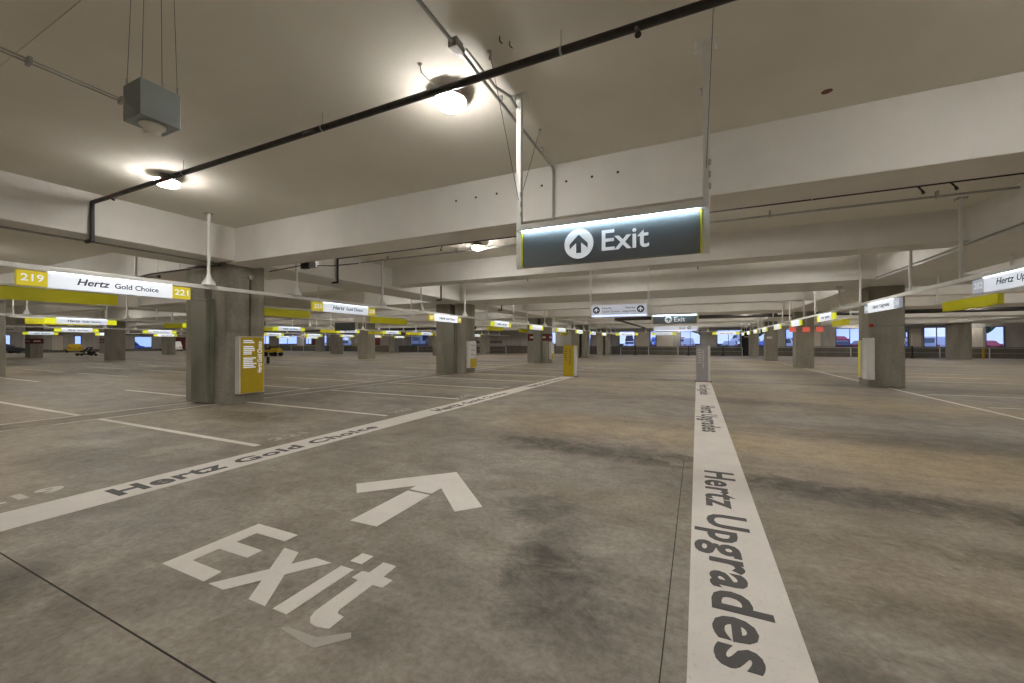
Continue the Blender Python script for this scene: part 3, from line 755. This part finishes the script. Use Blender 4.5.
sprinkler('black sprinkler pipe just behind the first beam', 8.9, 4.15, -10.09, 12, -10.09, [(-6.2, -.1), (-1.5, -.1), (3.35, -.1), (3.75, -.1)], .03)
sprinkler('black sprinkler pipe behind the second beam', 14.4, 4.12, -10.09, 12, -10.09, [(-6, -.1), (0, -.1)], .03)
sprinkler('black sprinkler pipe behind the third wide beam', 20.3, 4.0, -10.09, 5.0, -10.09, [(-6, -.1)], .03)
t = obj('conduit', tube(B(), [(-12.4, 9.9, 4.18), (-11.7, 9.9, 4.2), (5.05, 9.9, 4.2)], .022), M['steel'], label='grey conduit parallel to the second sprinkler pipe', cat='conduit')
for k in range(6):
    x = -9 + 2.6 * k; obj('strap', box(B(), x - .015, x + .015, 9.86, 9.94, 4.17, ZC), M['steel'], t)
# conduit overhead to the exit sign
t = thing('conduit', 'grey conduit run with junction box leading to the large Exit sign', 'conduit', (-2.0, 2.5, 4.23))
obj('pipe_run', tube(B(), [(0, -3.0, 0), (0, .55, 0)], .018), M['steel'], t)
obj('pipe_run', tube(B(), [(.0, .65, 0), (-.02, 3.33, 0), (-.02, 3.37, -.06), (-.02, 3.37, -1.05)], .018), M['steel'], t)
obj('pipe_run', tube(B(), [(.06, .66, 0), (.06, 1.25, 0), (.15, 1.45, -.02), (.17, 1.58, -.08), (.17, 1.6, -.25)], .015), M['steel'], t)
obj('junction_box', box(box(B(), -.045, .05, .52, .63, -.04, .04, .006), -.03, .04, .62, .67, -.028, .03, .003), M['steel'], t)
for q in (-.2, 1.5, 2.8): obj('strap', box(B(), -.022, .022, q - .008, q + .008, -.012, .066, .002), M['steel'], t)
# anchors and wires left of the lamp
t = thing('hanging_wire', 'thin wire hooked to the ceiling beside the brightest lamp', 'wire', (-2.5, 3.2, ZC))
obj('wire', tube(B(), [(0, 0, 0), (-.02, .05, -.06), (-.03, .42, -.05)], .004, 6), M['cable'], t)
obj('hook', lathe(B(), [(.02, 0), (.025, -.01), (.01, -.03)], n=10), M['steel'], t)
t = thing('hanging_wire', 'pair of ceiling eye bolts beside the conduit box', 'wire', (-1.62, 3.22, ZC))
for dx, dy in ((0, 0), (.06, .09)):
    obj('eye_bolt', tube(B(), [(dx, dy, 0), (dx, dy, -.05), (dx + .02, dy + .015, -.07)], .006, 6), M['cable'], t)
obj('smoke_cap', lathe(B(), [(.055, 0), (.055, -.008), (.04, -.014)], (1.31, 5.45, ZC), 20), M['rust'], label='small round red brown cover on the ceiling at right', cat='cover plate')
obj('conduit', tube(B(), [(5.06, 2, 3.56), (5.06, 16.0, 3.56)], .02), M['steel'], label='thin conduit along the bottom edge of the right girder', cat='conduit')
obj('conduit', tube(B(), [(-10.75, 0, 3.49), (-10.75, 5.4, 3.49), (-10.8, 5.8, 3.49)], .018), M['steel'], label='thin dark conduit under the left girder', cat='conduit')
t = thing('conduit', 'looped conduit beside the head of the nearest left column', 'conduit', (-12.3, 5.5, 3.35))
obj('pipe_run', tube(B(), [(1.75, .3, .06), (.6, .25, .06), (-.9, .1, .02), (-1.15, 0, -.03), (-1.0, -.12, -.10), (-.2, -.1, -.14)], .022), M['black'], t)
obj('nozzle', cyl(B(), (-.2, -.1, -.14), (-.1, -.1, -.14), .035), M['black'], t)
for dx in (-.75, .3): obj('strap', cyl(B(), (dx, .15, .03), (dx, .15, .95), .008, n=6), M['steel'], t)
# junction box, camera and cable on the +x face of the nearest left column
t = thing('conduit', 'thin vertical conduit with round box down the nearest left column face', 'conduit', (-10.45, 6.45, 0))
obj('pipe_run', tube(B(), [(.02, 0, 1.69), (.02, 0, 3.15)], .016), M['cable'], t)
obj('round_box', cyl(B(), (-.01, 0, 3.2), (.07, 0, 3.2), .055, n=16), M['steel'], t)
t = thing('junction_box', 'pair of small boxes on the cable behind the first beam at left', 'junction box', (-9.0, 6.95, 3.42))
obj('dark_box', box(B(), -.12, .12, -.06, .06, -.02, .12, .008), M['black'], t)
obj('grey_box', box(B(), .2, .42, -.06, .06, -.02, .14, .008), M['steel'], t)
obj('cable', tube(B(), [(-1.4, .0, .02), (-.12, 0, .08), (.5, 0, .02), (.9, .0, -.02), (1.6, .2, .02)], .012, 8), M['cable'], t)
obj('strap', box(B(), -.02, .34, -.03, .03, .12, .88), M['steel'], t)
# big black main at the far end
t = thing('water_main', 'thick black pipe running crosswise below the far beams', 'pipe', (0, 33, 3.5))
obj('main_pipe', tube(B(), [(-6.1, 0, 0), (35, 0, .02)], .13, 14), M['black'], t, smooth=True)
obj('branch_pipe', tube(B(), [(-5.9, 0, -.05), (-5.9, 20, -.05)], .10, 12), M['black'], t, smooth=True)
for k in range(8): obj('pipe_hanger', cyl(B(), (-5 + 4 * k, 0, .1), (-5 + 4 * k, 0, ZC - 3.5), .012, n=6), M['steel'], t)
t = thing('water_main', 'thick black pipe running crosswise in the left aisles', 'pipe', (-40, 34.5, 3.1))
obj('main_pipe', tube(B(), [(-50, 0, 0), (20, 0, 0)], .14, 14), M['black'], t, smooth=True)
for k in range(9): obj('pipe_hanger', cyl(B(), (-46 + 8 * k, 0, .1), (-46 + 8 * k, 0, ceil_z(-86 + 8 * k, 34.5) - 3.1), .012, n=6), M['steel'], t)

# ------------------------------------------------------------------ hanging box with dome
t = thing('speaker_box', 'blue grey metal box with white dome hanging on four thin rods', 'speaker', (-3.62, 1.53, 3.1))
bm = B(); box(bm, -.12, .12, -.12, .12, 0, .255, .004)
obj('case', bm, M['box'], t)
obj('dome', lathe(B(), [(.078, -.001), (.078, -.012), (.058, -.026), (.044, -.064), (.05, -.076), (.02, -.084)], (.0, -.0, 0), 24), M['porcelain'], t, smooth=True, label='white flared dome below the box')
for sx in (-.105, .105):
    for sy in (-.105, .105):
        p = obj('rod', cyl(B(), (sx, sy, .25), (sx * .8, sy * .8, 1.2), .0018, n=6), M['cable'], t)
        obj('rod_nut', cyl(B(), (sx, sy, .25), (sx, sy, .31), .006, n=6), M['steel'], p)
cd = obj('conduit', tube(B(), [(-3.62, -3.0, 3.18), (-3.62, 1.36, 3.18), (-3.58, 1.405, 3.15)], .0055), M['steel'], label='thin conduit leading to the hanging blue grey box', cat='conduit')
obj('second_pipe', tube(B(), [(-3.588, -3.0, 3.187), (-3.594, 1.37, 3.187)], .0045), M['steel'], cd)
for q in (.93, 1.35): obj('clamp', box(B(), -3.637, -3.578, q - .009, q + .009, 3.16, 3.205, .003), M['steel'], cd)

# ------------------------------------------------------------------ small things on the far floor
t = thing('utility_cart', 'small yellow utility cart with black wheels far off behind the nearest left column', 'cart', (-46, 31.2, 0), .3)
obj('body', prism(B(), [(-.9, .45), (-.85, .75), (-.1, .8), (.1, 1.0), (.7, .95), (.9, .7), (.9, .45)], 'y', -.45, .45), M['car_yellow'], t)
obj('seat_block', box(B(), -.5, .1, -.35, .35, .8, 1.05, .04), M['rubber'], t)
for sx in (-.6, .6):
    for sy in (-.48, .48): obj('wheel', cyl(B(), (sx, sy - .08, .27), (sx, sy + .08, .27), .27, n=18), M['rubber'], t)
obj('handle', tube(B(), [(-.6, -.3, .75), (-.75, -.3, 1.35), (-.75, .3, 1.35), (-.6, .3, .75)], .03, 8), M['rubber'], t)
t = thing('floor_stand', 'small pale floor stand with dark top beside the nearest left column', 'stand', (-29.5, 19.5, 0))
obj('stem', box(B(), -.12, .06, -.1, .1, .02, .45, .01), M['whiteenamel'], t)
obj('head', box(B(), .08, .22, -.08, .08, .0, .52, .02), M['rubber'], t)
t = thing('hand_cart', 'black tilted hand cart alone on the far left floor', 'cart', (-67.8, 22.3, 0), .6)
obj('deck', box(B(), -.95, .05, -.35, .35, .14, .32, .04), M['rubber'], t)
obj('handle', tube(B(), [(.0, -.3, .2), (-.1, -.3, .5), (.35, -.3, 1.0), (.35, .3, 1.0), (-.1, .3, .5), (.0, .3, .2)], .07, 8), M['rubber'], t)
obj('load', box(B(), .25, .75, -.3, .3, .1, .55, .08), M['rubber'], t)
for sx in (-.75, .75):
    for sy in (-.3, .3): obj('wheel', cyl(B(), (sx, sy - .05, .12), (sx, sy + .05, .12), .12, n=14), M['rubber'], t)
obj('bollard', cyl(sph(B(), (25.6, 55.2, 1.0), .09, 12, (1, 1, .6)), (25.6, 55.2, 0), (25.6, 55.2, 1.0), .09, n=14), M['goldpaint'], label='yellow bollard by the far right guard rail', cat='bollard')
for k, x in enumerate((-1.0, 1.3, 2.9, -7.5, 17.8, 20.4)):
    t = thing('traffic_delineator', f'black floor post with wide base by the far rail, {ORD[k]} in the row', 'post', (x, 55.4, 0), 0, 'black floor posts by the far rail')
    obj('base', lathe(B(), [(.22, 0), (.22, .06), (.08, .1)], n=14), M['rubber'], t)
    obj('stem', cyl(B(), (0, 0, .08), (0, 0, 1.1), .07, .05, n=12), M['rubber'], t)
    obj('handle', lathe(B(), [(.05, 1.1), (.10, 1.14), (.10, 1.22), (.03, 1.26)], n=12), M['rubber'], t)

# ------------------------------------------------------------------ outdoors
obj('exterior_ground', box(B(), -180, 90, YF + .3, 150, -.2, .45), M['asphalt'], kind='structure', label='dusky outdoor parking lot beyond the far wall', cat='ground')
obj('exterior_ground', box(B(), -180, XL - .3, -10, YF + .3, -.2, .0), M['asphalt'], kind='structure', label='dusky outdoor lot beyond the left wall', cat='ground')
obj('exterior_ground', box(B(), -180, 90, 92, 150, .45, 1.5), M['asphalt'], kind='structure', label='raised outdoor terrace behind the first row of cars', cat='ground')
def car(label, loc, rz, mat, van=False, group=None):
    t = thing('car', label, 'car', loc, rz, group)
    W = .9
    if van:
        low = [(-2.4, .35), (-2.4, 1.0), (-2.3, 1.1), (1.5, 1.1), (2.35, .95), (2.45, .6), (2.4, .35)]
        cab = [(-2.35, 1.08), (-2.2, 1.9), (-1.9, 1.98), (.6, 1.98), (.9, 1.9), (1.6, 1.08)]
    else:
        low = [(-2.25, .35), (-2.25, .85), (-2.1, .95), (1.2, .97), (2.1, .82), (2.3, .6), (2.25, .35)]
        cab = [(-1.75, .93), (-1.2, 1.4), (-.8, 1.48), (.2, 1.48), (.5, 1.42), (1.2, .95)]
    bm = B(); prism(bm, low, 'y', -W, W)
    top = B()
    n = len(cab); mx = max(z for _, z in cab); mn = min(z for _, z in cab)
    vs = []
    for s in (-1, 1):
        vs.append([bm.verts.new((x, s * (W - .05 - .2 * (z - mn) / (mx - mn)), z)) for x, z in cab])
    bm.faces.new(vs[0]); bm.faces.new(list(reversed(vs[1])))
    for i in range(n): bm.faces.new((vs[0][i], vs[0][(i + 1) % n], vs[1][(i + 1) % n], vs[1][i]))
    top.free()
    obj('body', bm, M[mat], t)
    g = B(); k = .86; xm = sum(x for x, _ in cab) / n
    gp = [(xm + (x - xm) * k, mn + .06 + (z - mn) * .72) for x, z in cab]
    ga = [g.verts.new((x, -(W - .03 - .2 * (z - mn) / (mx - mn)), z)) for x, z in gp]; gb = [g.verts.new((x, (W - .03 - .2 * (z - mn) / (mx - mn)), z)) for x, z in gp]
    g.faces.new(ga); g.faces.new(list(reversed(gb)))
    for i in range(n): g.faces.new((ga[i], ga[(i + 1) % n], gb[(i + 1) % n], gb[i]))
    obj('side_window', g, M['glass'], t)
    x0, z0 = cab[-1]; x1, z1 = cab[-2]
    ws = B(); pr = [(x0 + .03, z0 + .06), (x1 + .05, z1 - .03), (x1 + .02, z1 - .03), (x0 - .02, z0 + .06)]
    prism(ws, pr, 'y', -W + .2, W - .2); obj('windscreen', ws, M['glass'], t)
    for sx in (-1.45, 1.45):
        for sy in (-1, 1): obj('wheel', cyl(B(), (sx, sy * .72, .33), (sx, sy * .93, .33), .33, n=18), M['rubber'], t)
    for sy in (-.62, .62):
        obj('headlight', box(B(), 2.2, 2.36, sy - .18, sy + .18, .66, .8, .02), M['whiteenamel'], t)
        obj('tail_light', box(B(), -2.30 if not van else -2.44, -2.2, sy - .15, sy + .15, .75, .92, .02), M['red'], t)
    return t
cars = [(-83, 'car_white', 0), (-79, 'car_silver', 1), (-74, 'car_blue', 0), (-66, 'car_blue', 1), (-61.5, 'car_white', 0), (-52.5, 'car_dark', 1), (-45, 'car_white', 0), (-22.5, 'car_blue', 0),
        (-17, 'car_silver', 1), (-10.5, 'car_white', 0), (-6, 'car_blue', 0), (-1.6, 'car_white', 1), (1.2, 'car_blue', 0), (4.6, 'car_silver', 0), (9, 'car_blue', 0), (13, 'car_white', 1), (18.6, 'car_dark', 0), (21.2, 'car_red', 0), (24.6, 'car_blue', 0), (28.2, 'car_white', 1), (33.5, 'car_red', 0)]
cname = dict(car_white='white', car_silver='silver', car_blue='blue', car_red='red', car_dark='dark', car_yellow='yellow')
for k, (x, mt, vn) in enumerate(cars):
    car(f'{cname[mt]} {"van" if vn else "car"} parked outdoors behind the far wall, {ORD[k] if k < 20 else "last"} from the left', (x, 71 + (k % 3) * .7, .45), PI / 2 + (k % 4) * .06 + (PI if k % 3 == 0 else 0), mt, bool(vn), 'cars parked outdoors behind the far wall')
for k in range(12):
    mt = ['car_white', 'car_blue', 'car_silver', 'car_dark', 'car_red'][k * 3 % 5]
    car(f'{cname[mt]} car on the raised terrace outdoors, {ORD[k]} from the left', (-20 + 5.6 * k, 97, 1.5), PI / 2 + .1 * (k % 3), mt, k % 4 == 1, 'cars on the raised terrace')
for k, (x, y, mt, vn, lb) in enumerate(((-96.6, 44.6, 'car_white', 1, 'white van parked by the left wall just left of the nearest column'), (-96.5, 22.3, 'car_dark', 0, 'dark car parked by the left wall at the very edge'), (-96.5, 30.2, 'car_yellow', 0, 'yellow car parked by the left wall behind the black hand cart'), (-106, 41, 'car_blue', 1, 'blue van outside the left wall'))):
    car(lb, (x, y, 0), 2.86 if k in (0, 2) else PI / 2 + .2, mt, bool(vn), None)
def tree(label, x, y, z, s):
    t = thing('tree', label, 'tree', (x, y, z), 0, 'trees beyond the outdoor lot')
    obj('trunk', cyl(B(), (0, 0, 0), (0, 0, 2.4 * s), .22 * s, .13 * s, n=10), M['bark'], t)
    bm = B(); r = random.Random(int(x * 7 + 3))
    for _ in range(14):
        c = (r.uniform(-1.6, 1.6) * s, r.uniform(-1.2, 1.2) * s, (3 + r.uniform(-.9, 1.6)) * s)
        bmesh.ops.create_icosphere(bm, subdivisions=2, radius=r.uniform(.7, 1.15) * s, matrix=Matrix.Translation(c))
    for v in bm.verts: v.co += Vector((r.uniform(-1, 1), r.uniform(-1, 1), r.uniform(-1, 1))) * .13 * s
    obj('crown', bm, M['leaf'], t)
for k, x in enumerate((-140, -126, -112, -98, -30, -14, 2, 14, 27, 40, 52)):
    tree(f'dusky tree beyond the outdoor lot, {ORD[k]} from the left', x, 112 + (k * 5) % 9, 1.5, 1.5 + .12 * (k % 3))
t = thing('outside_building', 'pale building beyond the outdoor lot at left', 'building', (-95, 135, 1.5))
obj('walls', box(B(), -22, 22, -5, 5, 0, 9, .05), M['bldg'], t)
for a in range(8):
    for b in range(2): obj('window', box(B(), -20 + 5 * a, -17 + 5 * a, -5.08, -4.95, 1.2 + 4 * b, 3.4 + 4 * b), M['glass'], t)
obj('roof_parapet', box(B(), -22.3, 22.3, -5.3, 5.3, 9, 9.5, .05), M['bldg'], t)
t = thing('billboard', 'white and yellow board outdoors behind the far left opening', 'board', (-69.5, 66, .45))
obj('board', box(B(), -1.9, 1.9, -.05, .05, .9, 3.4, .01), M['whiteenamel'], t)
obj('yellow_field', box(B(), -1.6, .9, -.065, -.05, 1.7, 2.9, .005), M['skin_board'], t)
for s in (-1.5, 1.5): obj('post', cyl(B(), (s, .06, 0), (s, .06, 3.3), .06, n=10), M['steel'], t)

# ------------------------------------------------------------------ sky, camera, output
w = bpy.data.worlds.new('dusk_sky'); S.world = w; w.use_nodes = True
nt = w.node_tree; bg = nt.nodes['Background']
tc = N(nt, 'ShaderNodeTexCoord')
f = noise(nt, tc.outputs['Generated'], 4, 5, .6)
nt.links.new(mix(nt, ramp(nt, f, .35, .7), (.20, .32, .80), (.50, .58, .92)), bg.inputs[0])
bg.inputs[1].default_value = 1.15

cam = bpy.data.cameras.new('camera'); co = bpy.data.objects.new('camera', cam); COL.objects.link(co)
cam.lens = 14.0; cam.sensor_width = 36.0; cam.clip_end = 600; cam.clip_start = .05
co.location = (0, 0, 1.5)
co.rotation_euler = (math.radians(90) + math.atan(2.2 / 398.2), 0, math.atan(185 / 398.2))
S.camera = co
S.view_settings.view_transform = 'Standard'; S.view_settings.look = 'None'
S.view_settings.gamma = 1; S.view_settings.use_curve_mapping = False
S.view_settings.exposure = 0.62
S.cycles.max_bounces = 10; S.cycles.diffuse_bounces = 7; S.cycles.glossy_bounces = 3
S.cycles.sample_clamp_indirect = 4.0; S.cycles.sample_clamp_direct = 0
S.cycles.use_denoising = True
